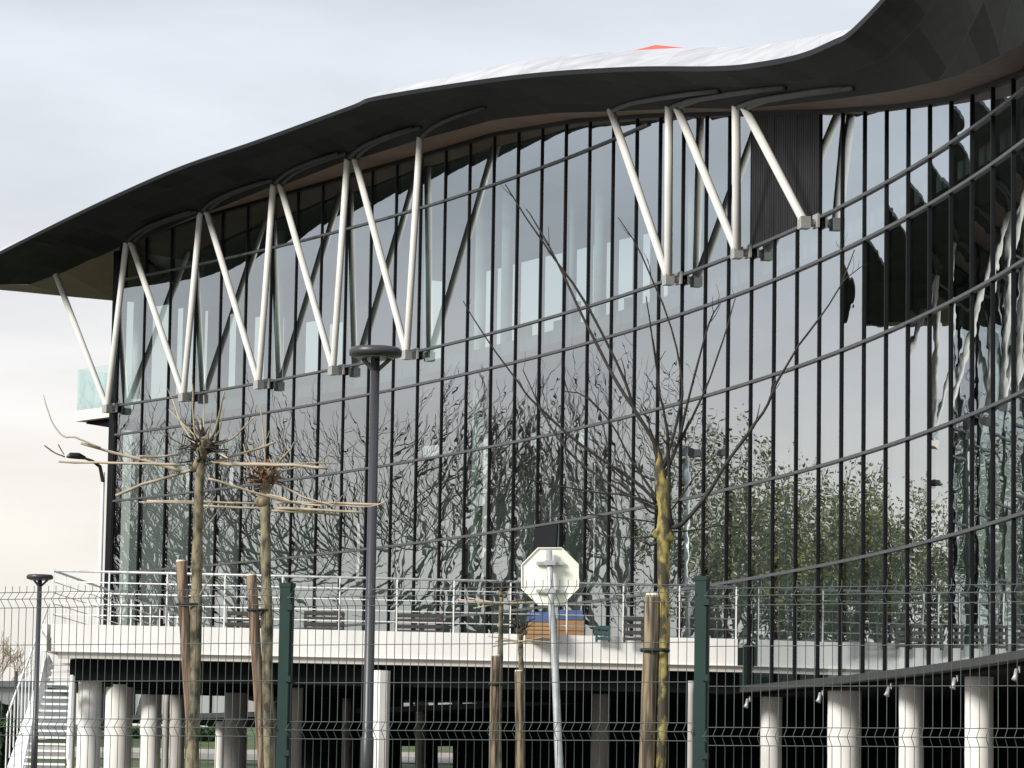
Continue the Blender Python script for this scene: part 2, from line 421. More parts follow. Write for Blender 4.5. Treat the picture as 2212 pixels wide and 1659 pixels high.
# inside: upper slab, rear partition pierced by slots that show the sky behind
g = MB()
for i in range(0, NB - 14):
    a, b = i * BAY, (i + 1) * BAY; h = HT[5] - .25
    g.hexa([fac(a, -11, h - .35), fac(a, -.3, h - .35), fac(b, -.3, h - .35), fac(b, -11, h - .35), fac(a, -11, h), fac(a, -.3, h), fac(b, -.3, h), fac(b, -11, h)])
link('upper_floor_slab', g, M['interior'], bld)
PO = -5.0
SLOT = [(294, 307, 655, 868), (325, 362, 662, 862), (379, 391, 666, 850), (404, 416, 668, 846), (434, 445, 672, 842), (491, 507, 678, 835), (545, 569, 685, 822), (576, 611, 690, 816), (655, 688, 696, 806), (706, 743, 700, 800),
        (918, 950, 420, 985), (1028, 1056, 360, 1245), (1072, 1090, 345, 760), (1094, 1112, 345, 900), (1122, 1144, 335, 700), (1148, 1166, 335, 960), (1174, 1194, 328, 820), (1198, 1213, 328, 690), (1224, 1248, 322, 650), (1252, 1266, 322, 960), (1276, 1300, 316, 700), (1306, 1317, 316, 860), (1332, 1345, 316, 880), (1350, 1366, 320, 640), (1384, 1402, 330, 760), (1428, 1440, 330, 820),
        (1276, 1283, 1000, 1245), (490, 503, 1010, 1050), (396, 407, 1020, 1070), (765, 776, 1130, 1245), (1180, 1188, 1080, 1245)]
sl_ = []
for xa, xb, ya, yb in SLOT:
    sa, ha = s_at_px(xa, ya, PO); sb, hb = s_at_px(xb, yb, PO); sl_.append((sa, sb, hb, ha))
cuts = sorted(set([-1.0] + [q for z in sl_ for q in z[:2]] + [i * 3.0 for i in range(0, 27)]))
g = MB()
for a, b in zip(cuts, cuts[1:]):
    if b - a < 1e-4: continue
    m_ = (a + b) / 2; holes = sorted((z[2], z[3]) for z in sl_ if z[0] < m_ < z[1])
    lo = HT[0] + .2; topz = hg(max(m_, 0)) + .1
    for h0, h1 in holes + [(topz, topz)]:
        if h0 > lo:
            g.hexa([fac(a, PO - .12, lo), fac(a, PO, lo), fac(b, PO, lo), fac(b, PO - .12, lo), fac(a, PO - .12, h0), fac(a, PO, h0), fac(b, PO, h0), fac(b, PO - .12, h0)])
        lo = max(lo, h1)
link('partition_wall', g, M['interior'], bld)
# pale inner columns and blinds close behind the glass
for x, y0, y1 in [(300, 640, 860), (436, 560, 845), (606, 500, 815), (757, 470, 790), (924, 420, 770), (1043, 330, 1245), (1100, 320, 770), (1237, 300, 760), (1300, 300, 700), (1500, 260, 590)]:
    s, ht_ = s_at_px(x, y0, -1.4); _, hb_ = s_at_px(x, y1, -1.4); ht_ = min(ht_, hg(s) - .05)
    g = MB(); g.tube([fac(s, -1.4, hb_), fac(s, -1.4, ht_)], .16, 12); link('inner_column', g, M['curtain'], bld, True)
g = MB()
for y in (322, 345, 372, 398):
    s_, h_ = s_at_px(988, y, -.25); g.hexa([fac(12.92 * BAY + .75 - .68 + q, o, h_ + z) for z in (-.035, .035) for q, o in ((.12, -.3), (.12, -.22), (1.4, -.22), (1.4, -.3))])
link('louvre', g, M['mullion'], bld)
# corner post
g = MB()
g.hexa([fac(-.34, -.3, 2.6), fac(-.34, .06, 2.6), fac(-.02, .06, 2.6), fac(-.02, -.3, 2.6), fac(-.34, -.3, 18.0), fac(-.34, .06, 18.0), fac(-.02, .06, 18.0), fac(-.02, -.3, 18.0)])
link('corner_post', g, M['mullion'], bld)

# ------------------------------------------------------------------ balcony at the far corner
g = MB(); t0, t1 = -2.35, -.36; h = HT[5]
g.hexa([fac(t0, -3, h - .34), fac(t0, .05, h - .34), fac(t1, .05, h - .34), fac(t1, -3, h - .34), fac(t0, -3, h), fac(t0, .05, h), fac(t1, .05, h), fac(t1, -3, h)])
g.hexa([fac(t0 + .3, -2.8, h - .55), fac(t0 + .3, -.2, h - .42), fac(t1, -.2, h - .62), fac(t1, -2.8, h - .62), fac(t0 + .3, -2.8, h - .345), fac(t0 + .3, -.2, h - .345), fac(t1, -.2, h - .345), fac(t1, -2.8, h - .345)], 1)
bal = link('balcony', g, [M['lip'], M['dark']], bld)
for a, b in ((t0 + .05, (t0 + t1) / 2 - .02), ((t0 + t1) / 2 + .02, t1 - .04)):
    g = MB(); g.hexa([fac(a, 0, h + .004), fac(a, .02, h + .004), fac(b, .02, h + .004), fac(b, 0, h + .004), fac(a, 0, h + 1.35), fac(a, .02, h + 1.35), fac(b, .02, h + 1.35), fac(b, 0, h + 1.35)])
    link('balustrade_glass', g, M['clear_glass'], bal)
g = MB(); g.hexa([fac(t0 + .02, -2.9, h + .004), fac(t0 + .02, -.02, h + .004), fac(t0 + .04, -.02, h + .004), fac(t0 + .04, -2.9, h + .004), fac(t0 + .02, -2.9, h + 1.35), fac(t0 + .02, -.02, h + 1.35), fac(t0 + .04, -.02, h + 1.35), fac(t0 + .04, -2.9, h + 1.35)])
link('balustrade_glass', g, M['clear_glass'], bal)

# ------------------------------------------------------------------ struts
TOPS = {0: ((123, 600), (272, 530)), 3: ((285, 530), (432, 465)), 6: ((448, 462), (590, 405)), 9: ((607, 405), (750, 350)), 12: ((768, 348), (907, 305)), 23: ((1322, 245), (1445, 240)), 26: ((1465, 238), (1590, 240)), 29: ((1612, 240), None)}
TOFF = 1.12
V1 = []; rib_starts = []
for i, tops in TOPS.items():
    s = i * BAY; h = HT[5] - .10
    bot = fac(s, .36, h)
    for tp in tops:
        if tp is None: continue
        st, htop = s_at_px(tp[0], tp[1], TOFF)
        V1.append((st, htop)); rib_starts.append((tp, i))
        g = MB(); pt = fac(st, TOFF, htop)
        ext = pt + (pt - bot).normalized() * .12
        g.tube([bot, lerp(bot, pt, .02), ext], [.085, .098, .098], 14); link('strut', g, M['strut'], bld, True)
    g = MB()
    g.tube([fac(s, .03, h + .02), fac(s, .2, h - .02), fac(s, .36, h - .06)], [.08, .09, .11], 10)
    g.box(fac(s, .36, h - .03), .26, .22, .26, tan(s), nrm(s))
    g.box(fac(s, .09, h + .02), .34, .05, .3, tan(s), nrm(s))
    link('strut_bracket', g, M['bracket'], bld)
for x, y in [(1068, 262), (1200, 248)]: V1.append(s_at_px(x, y, TOFF))
for x, y in [(1784, 222), (1940, 200), (2059, 172), (2212, 100)]: V1.append(s_at_px(x, y, TOFF))
V1.sort(); V1.append((70, V1[-1][1] + .3)); V1.append((84, V1[-1][1] + .6))
def hv(s): return interp(s, V1)

# ------------------------------------------------------------------ roof
EK = [(-133, 612, 121), (0, 543, 115.2), (125, 480, 112.3), (252, 419, 109.8), (393, 358, 106.7), (553, 303, 103.3), (753, 230, 98.4), (823, 206, 95.5), (1106, 163, 88.5), (1346, 145, 82.5), (1546, 143, 77), (1640, 134, 74), (1731, 115, 71), (1800, 86, 68.5), (1836, 66, 67), (1901, 0, 64.5), (1960, -75, 62.5), (2050, -200, 60)]
RK = [(-133, 612.5, 121.2), (0, 552, 118), (140, 497, 117), (290, 445, 115), (440, 380, 111), (600, 325, 107), (790, 245, 102), (850, 205, 99), (1140, 136, 93), (1416, 109, 88), (1606, 102, 82), (1680, 97, 79), (1740, 90, 76.5), (1801, 82, 74), (1868, 72, 72), (1950, 0, 70), (2010, -65, 68.5), (2100, -190, 67)]
def smooth(keys, n=8):
    pts = [P(*k) for k in keys]; outp = []
    for i in range(len(pts) - 1):
        p0, p1, p2, p3 = pts[max(i - 1, 0)], pts[i], pts[i + 1], pts[min(i + 2, len(pts) - 1)]
        for k in range(n):
            t = k / n
            outp.append(.5 * ((2 * p1) + (p2 - p0) * t + (2 * p0 - 5 * p1 + 4 * p2 - p3) * t * t + (3 * p1 - p0 - 3 * p2 + p3) * t ** 3))
    outp.append(pts[-1]); return outp
EP, RP = smooth(EK), smooth(RK)
# a tail that carries the roof on past the frame
last = EP[-1]; lr = RP[-1]
for k in range(1, 9):
    EP.append(last + Vector((.25 * k, -1.6 * k, .55 * k))); RP.append(lr + Vector((.3 * k, -1.6 * k, .6 * k)))
def near_s(p):
    bs, bd = 0, 1e9
    for k in range(-60, 340):
        s = k * .25; q = fac(s); d = (q.x - p.x) ** 2 + (q.y - p.y) ** 2
        if d < bd: bd, bs = d, s
    return bs
SE = [near_s(p) for p in EP]
for k in range(1, len(SE)): SE[k] = max(SE[k], SE[k - 1] + .01)
AK = [P(-133, 613, 120.6), P(62, 615, 119.5), P(140, 587, 118), P(237, 541, 116.6)]
def inner(k):
    """soffit break line over the strut tops"""
    s = SE[k]
    if s <= .2:
        t = (s - SE[0]) / (.2 - SE[0]) * 3; i = min(int(t), 2); return lerp(AK[i], AK[i + 1], t - i)
    return fac(s, TOFF, hv(s) + .05)
g = MB(); tb = MB(); cl = MB()
nv = 8; acc = [0.0]
for a, b in zip(EP, EP[1:]): acc.append(acc[-1] + (b - a).length)
rows = []
for k in range(len(EP)):
    E0 = EP[k] + Vector((0, 0, -.11)); I0 = inner(k); rr = []
    for j in range(nv + 1):
        t = j / nv; p = lerp(E0, I0, t); p.z += .15 * math.sin(math.pi * t) * (1 if SE[k] > 1 else .3); rr.append(p)
    rows.append(rr)
sof_v = []; sof_f = []
for k in range(len(EP) - 1):
    wd = (rows[k][0] - rows[k][-1]).length; wd2 = (rows[k + 1][0] - rows[k + 1][-1]).length
    for j in range(nv):
        uv = [(acc[k], wd * j / nv), (acc[k], wd * (j + 1) / nv), (acc[k + 1], wd2 * (j + 1) / nv), (acc[k + 1], wd2 * j / nv)]
        g.quad(rows[k][j], rows[k][j + 1], rows[k + 1][j + 1], rows[k + 1][j], 0, uv)
    if SE[k] > .2:
        a, b = SE[k], SE[k + 1]
        tb.quad(rows[k][-1], fac(a, .05, hg(a) + .07), fac(b, .05, hg(b) + .07), rows[k + 1][-1])
        for o1, o2 in ((.05, -6), (-6, -13)):
            cl.quad(fac(a, o1, hg(a) + .07), fac(a, o2, hg(a) + .07), fac(b, o2, hg(b) + .07), fac(b, o1, hg(b) + .07))
for a, b in ((-9, -6), (-6, -3), (-3, .3)):
    cl.quad(fac(a, -.3, hg(0) + .30), fac(a, -13, hg(0) + .30), fac(b, -13, hg(0) + .30), fac(b, -.3, hg(0) + .30))
# gable end of the soffit past the corner
A_ = [AK[0], AK[1], AK[2], AK[3], fac(.3, .05, hg(0) + .07)]
B_ = [P(-133, 614, 121), P(40, 630, 125.2), P(140, 640, 126.3), P(250, 650, 127.4), P(420, 662, 129)]
for (a, b), (c, d) in zip(zip(A_, A_[1:]), zip(B_, B_[1:])): tb.quad(a, c, d, b)
me_s = g
roof = MB(); fas = MB()
mids = []
for k in range(len(EP)):
    p0 = EP[k] + Vector((0, 0, .004)); p3 = RP[k]; back = p3 - nrm(max(SE[k], 0)) * 13 + Vector((0, 0, -.25))
    if SE[k] < 4: back.z = max(back.z, EYE + 18.8)
    mids.append([p0, lerp(p0, p3, .33) + Vector((0, 0, .12)), lerp(p0, p3, .66) + Vector((0, 0, .15)), p3, back])
for k in range(len(EP) - 1):
    for j in range(4):
        w = (0, 2.5, 5, 7.5, 14)
        roof.quad(mids[k][j], mids[k + 1][j], mids[k + 1][j + 1], mids[k][j + 1], 0, [(acc[k], w[j]), (acc[k + 1], w[j]), (acc[k + 1], w[j + 1]), (acc[k], w[j + 1])])
    a, b = EP[k], EP[k + 1]; dn = Vector((0, 0, -.11))
    fas.quad(a + dn, b + dn, b, a)
rf = link('roof', roof, M['roof'], bld, True)
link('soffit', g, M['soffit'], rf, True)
link('timber_soffit', tb, M['timber'], rf)
link('fascia', fas, M['mullion'], rf, True)
link('ceiling', cl, M['ceiling'], rf)
# red rooflight peeping over the crest
a, b, c = P(1340, 116, 90.2), P(1416, 97, 88.3), P(1505, 106, 85.5)
d1, d2, d3 = [q + Vector((3.0, 1.5, -.05)) for q in (a, b, c)]
g = MB(); dn = Vector((0, 0, -.35))
g.poly([a + dn, c + dn, c, b, a]); g.poly([d1 + dn, d1, d2, d3, d3 + dn]); g.quad(a, b, d2, d1); g.quad(b, c, d3, d2); g.quad(a + dn, a, d1, d1 + dn); g.quad(c, c + dn, d3 + dn, d3)
link('red_rooflight', g, M['red'], rf)
# ribs that run on from each strut under the soffit
bvh = BVHTree.FromPolygons([tuple(v) for v in me_s.v], me_s.f)
eye = Vector((0, 0, EYE))
SH_L = [(0, 0), (5, -9), (14, -18), (28, -29), (50, -41), (86, -55), (140, -72)]
SH_R = [(0, 0), (5, -6), (14, -11), (45, -22), (110, -33), (180, -43), (230, -48)]
for (tp, i) in rib_starts:
    sh = SH_L if i < 20 else SH_R; pts = []
    for dx, dy in sh:
        d = (P(tp[0] + dx, tp[1] + dy - 1, 100) - eye).normalized()
        hit = bvh.ray_cast(eye, d)
        if hit[0] is None: continue
        pts.append(hit[0] - d * .12)
    if len(pts) > 2 and tp[0] > 200:
        g = MB(); g.tube(pts, .06, 8); link('soffit_rib', g, M['rib'] if i > 20 else M['soffit_rib'], rf, True)

# ------------------------------------------------------------------ columns of the building (round, into the ground)
def column(x0, x1, ytop, h, m, sides=20, DD=None):
    D = DD or h * F / max(50, (proj(Vector((0, 90, EYE)))[1] + (x0 - 1106) * .016 - ytop)); 
    xm = (x0 + x1) / 2; r_ = (x1 - x0) / 2 / pxm(D)
    tp = P(xm, ytop, D); base = Vector((tp.x, tp.y, ground_z(tp.x, tp.y) - .3))
    g = MB(); rn = random.Random(int(x0)); pts, rr = [], []
    for k in range(9):
        pts.append(lerp(base, tp, k / 8)); rr.append(r_ * (1 + rn.uniform(-.012, .012)))
    pts.append(tp + Vector((0, 0, .3))); rr.append(r_)
    g.tube(pts, rr, sides)
    return g, tp, base
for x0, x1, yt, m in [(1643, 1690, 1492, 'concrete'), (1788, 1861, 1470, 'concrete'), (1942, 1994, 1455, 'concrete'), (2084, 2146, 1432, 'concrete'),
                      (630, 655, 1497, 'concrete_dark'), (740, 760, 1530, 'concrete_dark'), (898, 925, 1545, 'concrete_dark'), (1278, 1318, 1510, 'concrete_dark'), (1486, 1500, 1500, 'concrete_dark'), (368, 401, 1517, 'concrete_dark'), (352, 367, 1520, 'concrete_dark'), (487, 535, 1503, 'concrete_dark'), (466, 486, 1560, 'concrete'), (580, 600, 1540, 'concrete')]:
    dd = None
    if x0 > 1600: s_, _ = s_at_px((x0 + x1) / 2, yt, -.9); dd = fac(s_, -.9).y
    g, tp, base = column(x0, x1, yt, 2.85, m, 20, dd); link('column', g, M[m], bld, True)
# dark rear wall of the undercroft, two openings through it
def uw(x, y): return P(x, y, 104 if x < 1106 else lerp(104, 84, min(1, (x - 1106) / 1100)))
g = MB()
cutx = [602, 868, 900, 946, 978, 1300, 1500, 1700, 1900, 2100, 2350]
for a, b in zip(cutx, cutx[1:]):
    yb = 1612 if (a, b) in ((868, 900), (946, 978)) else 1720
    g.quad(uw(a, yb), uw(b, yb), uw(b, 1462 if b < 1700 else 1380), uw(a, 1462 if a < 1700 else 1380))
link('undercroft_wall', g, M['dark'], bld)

# floodlights under the edge of the glass
for k, (x, y) in enumerate([(1620, 1502), (1777, 1490), (1925, 1472), (2068, 1455), (2202, 1432)]):
    s, _ = s_at_px(x, y, -.15); base = fac(s, -.15, HT[0] - .22)
    t = thing('floodlight', base, ['small white floodlight hanging left of the first column under the glass wall', 'small white floodlight hanging between the two leftmost columns of the glass wall', 'floodlight hanging just left of the third column under the glass wall', 'floodlight hanging just left of the last column under the glass wall', 'floodlight under the glass wall right of the last column'][k], 'floodlight', 'floodlights under the glass wall')
    g = MB(); g.tube([base, base + Vector((0, 0, -.12))], .02, 8); link('bracket', g, M['galv'], t)
    g = MB(); d = Vector((-.07, -.05, -.17)); g.tube([base + Vector((-.05, 0, -.06)), base + Vector((-.03, -.02, -.08)) + d * .6, base + Vector((-.03, -.02, -.08)) + d], [.035, .042, .058], 12); link('lamp_head', g, M['galv'], t, True)

# ------------------------------------------------------------------ terrace on columns in front of the building
tA = P(110, 1415, 80.0)
lo, hi = 20.0, 50.0
for _ in range(40):
    mid = (lo + hi) / 2
    if proj(fac(mid, .05, 3.8))[0] < 1611: lo = mid
    else: hi = mid
SJ = lo; tJ = fac(SJ, .12)
lo, hi = 0.0, 20.0
for _ in range(40):
    mid = (lo + hi) / 2; p = fac(mid, .1)
    if p.x < tA.x + .07 * (p.y - tA.y): lo = mid
    else: hi = mid
SL = lo; tL = fac(SL, .12)
ter = thing('terrace', Vector((tA.x, tA.y, ground_z(0, 80))), 'raised white-edged terrace with thin metal railing in front of the glass wall', 'terrace')
def at(p, h): return Vector((p.x, p.y, h + EYE))
fr = (tJ - tA); fr.z = 0; fr.normalize(); inn = Vector((-fr.y, fr.x, 0))
lf = (tL - tA); lf.z = 0; lf.normalize()
g = MB()                                                   # deck plate
ring = [tA + inn * .1 + fr * .1] + [tJ + inn * .1] + [fac(lerp(SJ, SL, k / 12), .12) for k in range(1, 12)] + [tL]
n = len(ring)
g.poly([at(p, 3.95) for p in ring]); g.poly([at(p, 3.42) for p in reversed(ring)])
link('deck', g, M['lip'], ter)
def edge(a, b, o, h0, h1, th, m, name):
    t = (b - a); t.z = 0; t.normalize(); nn = Vector((-t.y, t.x, 0))
    g = MB(); a0, b0 = a - nn * o, b - nn * o; a1, b1 = a0 + nn * th, b0 + nn * th
    g.hexa([at(a0, h0), at(b0, h0), at(b1, h0), at(a1, h0), at(a0, h1), at(b0, h1), at(b1, h1), at(a1, h1)])
    return link(name, g, m, ter)
hA = 4.10
edge(tA, tJ - fr * .12, .0, 3.50, hA, .12, M['white'], 'fascia')
edge(tA + lf * .12 + fr * .0, tL, -.12, 3.50, hA, .12, M['white'], 'fascia')
edge(tA + fr * .15, tJ, -.03, 3.36, 3.49, .3, M['lip'], 'edge_lip')
edge(tA - fr * .05, tJ, .05, 3.49, 3.502, .3, M['lip'], 'edge_drip')
# beams below
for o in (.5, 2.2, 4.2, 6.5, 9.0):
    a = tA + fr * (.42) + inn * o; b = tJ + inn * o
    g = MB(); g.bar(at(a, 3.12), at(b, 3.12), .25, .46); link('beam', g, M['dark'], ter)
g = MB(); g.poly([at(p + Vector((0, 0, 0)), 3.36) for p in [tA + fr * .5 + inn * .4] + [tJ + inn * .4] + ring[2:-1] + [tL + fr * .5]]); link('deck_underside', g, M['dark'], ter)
# railing
hR = 5.27
rail = []
for (a, b, nm) in ((tA + inn * .06, tJ + inn * .06 - fr * .15, 'front'), (tA + inn * .06, tL + fr * .06, 'side')):
    for h, r_ in ((hR, .028), (5.03, .013), (4.79, .013), (4.55, .013), (4.31, .013)):
        g = MB(); g.tube([at(a, h), at(b, h)], r_, 8); link('top_rail' if r_ > .02 else 'rail', g, M['galv'] if r_ > .02 else M['steelwhite'], ter, True)
    ln = (b - a); ln.z = 0; L_ = ln.length; k = int(round(L_ / (1.28 if nm == 'front' else 1.4)))
    for i in range(k + 1):
        if nm == 'side' and i == 0: continue
        p = a + ln * (i / k)
        if nm == 'front': p = Vector((P(108 + (1600 - 108) * i / k, 1300, tA.y).x, p.y, 0)) if 0 < i < k else p
        g = MB(); g.bar(at(p, hA - .3), at(p, hR), .055, .03, (1, 0, 0)); link('railing_post', g, M['steelwhite'], ter)
# terrace columns
for x0, x1, yt, m in [(149, 166, 1474, 'concrete'), (170, 221, 1468, 'concrete'), (229, 288, 1481, 'concrete'), (305, 350, 1498, 'concrete')]:
    g, tp, base = column(x0, x1, yt, 2.95, m); link('column', g, M[m], ter, True)
g, tp, base = column(800, 843, 1478, 2.95, 'concrete', 8); link('column', g, M['concrete'], ter)

# ------------------------------------------------------------------ outside stair at the terrace's end
stx = thing('staircase', P(70, 1700, 77), 'white open-tread staircase climbing to the terrace end', 'stairs')
nst = 17
for k in range(nst):
    t = k / (nst - 1); y = lerp(1432, 1662, t); D = lerp(81.0, 76.5, t)
    xl = lerp(114, 44, t); xr = lerp(152, 141, t)
    a, b = P(xl, y, D), P(xr, y, D); g = MB(); dv = Vector((0, .28, 0)); th = Vector((0, 0, -.045))
    b.z = a.z
    g.hexa([a + th, b + th, b + th + dv, a + th + dv, a, b, b + dv, a + dv]); link('tread', g, M['steelwhite'], stx)
def slab(pts, dv, name, m):
    g = MB(); n = len(pts); A = [P(*p) for p in pts]; B = [p + dv for p in A]
    g.poly(A); g.poly(list(reversed(B)))
    for i in range(n): g.quad(A[i], B[i], B[(i + 1) % n], A[(i + 1) % n])
    return link(name, g, m, stx)
slab([(100, 1412, 81.2), (112, 1436, 81.2), (46, 1672, 76.4), (10, 1672, 76.4)], Vector((.04, .06, 0)), 'stringer', M['steelwhite'])
slab([(141, 1640, 76.8), (147, 1640, 76.8), (158, 1440, 80.8), (152, 1440, 80.8)], Vector((.04, .06, 0)), 'stringer', M['steelwhite'])
for k in range(12):
    t = k / 11; a = P(lerp(103, 12, t), lerp(1412, 1660, t), lerp(81.2, 76.6, t))
    g = MB(); g.tube([a, a + Vector((0, 0, 1.1))], .014, 6); link('baluster', g, M['steelwhite'], stx)
g = MB(); g.tube([P(103, 1412, 81.2) + Vector((0, 0, 1.1)), P(12, 1660, 76.6) + Vector((0, 0, 1.1))], .025, 8); link('handrail', g, M['steelwhite'], stx, True)

# ------------------------------------------------------------------ things on the terrace
def on_deck(x, D): q = P(x, 1360, D); return Vector((q.x, q.y, 3.95 + EYE + .004))
def seat_bench(x, D, w, label, hb=.49, back=True):
    b = on_deck(x, D); t = thing('storage_bench', b, label, 'bench', 'blue and orange benches')
    g = MB()
    for k in range(4): g.box(b + Vector((0, 0, .04 + hb * (k + .5) / 4)), w, .62, hb / 4 - .015)
    g.box(b + Vector((0, .02, .03 + hb / 2)), w - .06, .55, hb - .04); link('body', g, M['orange'], t)
    g = MB(); g.box(b + Vector((0, 0, hb + .09)), w - .02, .60, .09)
    if back: g.box(b + Vector((0, .22, hb + .19)), w - .05, .14, .20); link('cushion', g, M['blue'], t)
seat_bench(1163, 81.2, .55, 'orange slatted bench with blue cushion, left of the sign pole', .36, True)
seat_bench(1232, 82.5, .60, 'orange slatted bench with blue cushion, right of the sign pole')
def slat_box(x, D, w, hgt, m, label, grp, name='slatted_planter', cat='planter', back=False):
    b = on_deck(x, D); t = thing(name, b, label, cat, grp); nn = max(3, int(hgt / .12))
    g = MB()
    for k in range(nn):
        for sy in (-.2, .2): g.box(b + Vector((0, sy, .08 + (hgt - .1) * k / (nn - 1))), w, .025, .07)
    link('slats', g, m, t)
    for sx in (-1, 1):
        for sy in (-.17, .17):
            g = MB(); g.box(b + Vector((sx * (w / 2 - .03), sy, hgt / 2)), .05, .05, hgt); link('leg', g, m, t)
slat_box(1368, 81.5, .46, .55, M['slat'], 'dark slatted planter on the terrace beside the big leaning stake', 'slatted boxes on the terrace')
slat_box(1302, 81.5, .34, .35, M['teal'], 'low teal slatted crate on the terrace between the benches and the dark planter', 'slatted boxes on the terrace', 'crate', 'crate')
for k, (x, w) in enumerate([(700, .9), (905, 1.1), (530, .8)]):
    lab = ['slatted dark bench on the terrace left of the lamp post', 'wide slatted dark bench on the terrace right of the lamp post', 'slatted dark bench on the terrace between the two pollarded trees and the fence post'][k]
    slat_box(x, 82 + k * .3, w, .6, M['slat'], lab, 'slatted benches on the terrace', 'slatted_bench', 'bench')

# ------------------------------------------------------------------ welded mesh fence
fA, fB = P(0, 1500, 20.2), P(2212, 1500, 17.6)
fd = (fB - fA); fd.z = 0; fl = fd.length; fd.normalize(); fn = Vector((fd.y, -fd.x, 0))       # fn points at the camera
def f_at_px(x):
    lo, hi = -8.0, 14.0
    for _ in range(50):
        m_ = (lo + hi) / 2; p = fA + fd * m_
        if proj(Vector((p.x, p.y, EYE + .8)))[0] < x: lo = m_
        else: hi = m_
    return lo
p1, p2 = f_at_px(617), f_at_px(1516); span = p2 - p1
fence = thing('mesh_fence', Vector((fA.x, fA.y, 0)) + fd * p1, 'green welded wire mesh fence with folded panels and two posts', 'fence')
posts = [p1 + q * span for q in range(-4, 6)]
for k, u in enumerate(posts):
    p = fA + fd * u
    g = MB(); c = Vector((p.x, p.y, 0))
    g.box(c + Vector((0, 0, (EYE + 1.215) / 2 - .2)), .062, .05, EYE + 1.215 + .4, fd, fn)
    g.box(c + Vector((0, 0, EYE + 1.22)), .070, .058, .022, fd, fn)
    po = link('fence_post', g, M['green'], fence)
    for h in (1.1, .72, .33, -.3):
        g = MB(); g.box(c + fd * .034 + fn * .026 + Vector((0, 0, EYE + h)), .035, .02, .03, fd, fn); link('clip', g, M['green'], po)
prof = [(1.225, 0), (1.19, 0), (1.15, .045), (1.105, 0)]
for base_h in (1.15, .45, -.25, -.95):
    if base_h < 1.1: prof += [(base_h + .045, 0), (base_h, .045), (base_h - .045, 0)]
prof.append((-1.17, 0))
horiz = [1.19, 1.15, 1.105, .90, .70, .495, .45, .405, .20, 0, -.205, -.25, -.295, -.5, -.7, -.905, -.95, -.995, -1.15]
for k, (a, b) in enumerate(zip(posts, posts[1:])):
    dz = -.022 if a >= p2 - .01 else (.012 if a < p1 - .01 else 0)
    g = MB(); nW = 49
    for w in range(nW + 1):
        u = lerp(a + .035, b - .035, w / nW); p = fA + fd * u
        g.tube([Vector((p.x, p.y, EYE + h + dz)) + fn * o for h, o in prof], .0020, 5, False)
    for h in horiz:
        o = .045 if min(abs(h - q) for q in (1.15, .45, -.25, -.95)) < .01 else 0
        q0, q1 = fA + fd * (a + .03), fA + fd * (b - .03)
        g.tube([Vector((q0.x, q0.y, EYE + h + dz)) + fn * (o + .005), Vector((q1.x, q1.y, EYE + h + dz)) + fn * (o + .005)], .0023, 5, False)
    link('mesh_panel', g, M['wire'], fence, True)

# ------------------------------------------------------------------ lamp posts
def disc_lamp(xp_top, y_top, xp_bot, D, head_w, label, pole_r):
    tp = P(xp_top, y_top, D); b2 = P(xp_bot, 1659, D)
    base = Vector((tp.x, tp.y, ground_z(tp.x, tp.y)))
    t = thing('street_lamp', base, label, 'street lamp', 'disc-headed street lamps')
    g = MB(); g.tube([base, base + Vector((0, 0, .9)), base + Vector((0, 0, .92)), tp + Vector((0, 0, .02))], [pole_r * 1.25, pole_r * 1.25, pole_r * 1.05, pole_r * .9], 16); link('pole', g, M['lamp'], t, True)
    r_ = head_w / 2
    g = MB(); g.tube([tp + Vector((0, 0, z)) for z in (.0, .015, .07, .10)], [r_ * .80, r_ * .98, r_, r_ * .9], 40); hd = link('lamp_head', g, M['lamp'], t, True)
    g = MB(); g.tube([tp + Vector((0, 0, -.012)), tp + Vector((0, 0, -.003))], r_ * .72, 32); link('lens', g, M['lens'], hd)
    g = MB()
    for an in (0.4, 2.5, 4.6):
        g.bar(tp + Vector((0, 0, -.16)), tp + Vector((math.cos(an) * r_ * .6, math.sin(an) * r_ * .6, -.004)), .025, .04)
    link('arm', g, M['lamp'], t)
disc_lamp(811, 772, 787, 38, .56, 'tall grey street lamp with flat disc head, standing before the middle of the glass wall', .052)
disc_lamp(86, 1252, 78, 76, .56, 'distant grey street lamp with flat disc head, beside the white staircase', .055)
# curved-arm lamp behind the corner
tp = P(223, 1020, 119.5); base = Vector((tp.x, tp.y, ground_z(tp.x, tp.y)))
t = thing('street_lamp', base, 'pale street lamp with curved arm and dark cobra head at the building corner', 'street lamp')
g = MB(); g.tube([base, tp], [.09, .06], 12); link('pole', g, M['steelwhite'], t, True)
g = MB(); g.tube([tp + Vector((0, 0, -.3)), P(216, 1008, 119), P(200, 996, 118.7), P(178, 988, 118.5)], [.07, .06, .05, .04], 10); link('arm', g, M['lamp'], t, True)
g = MB(); g.tube([P(183, 989, 118.6), P(170, 985, 118.4), P(152, 984, 118.3), P(145, 987, 118.2)], [.06, .11, .10, .04], 12); link('lamp_head', g, M['lamp'], t, True)

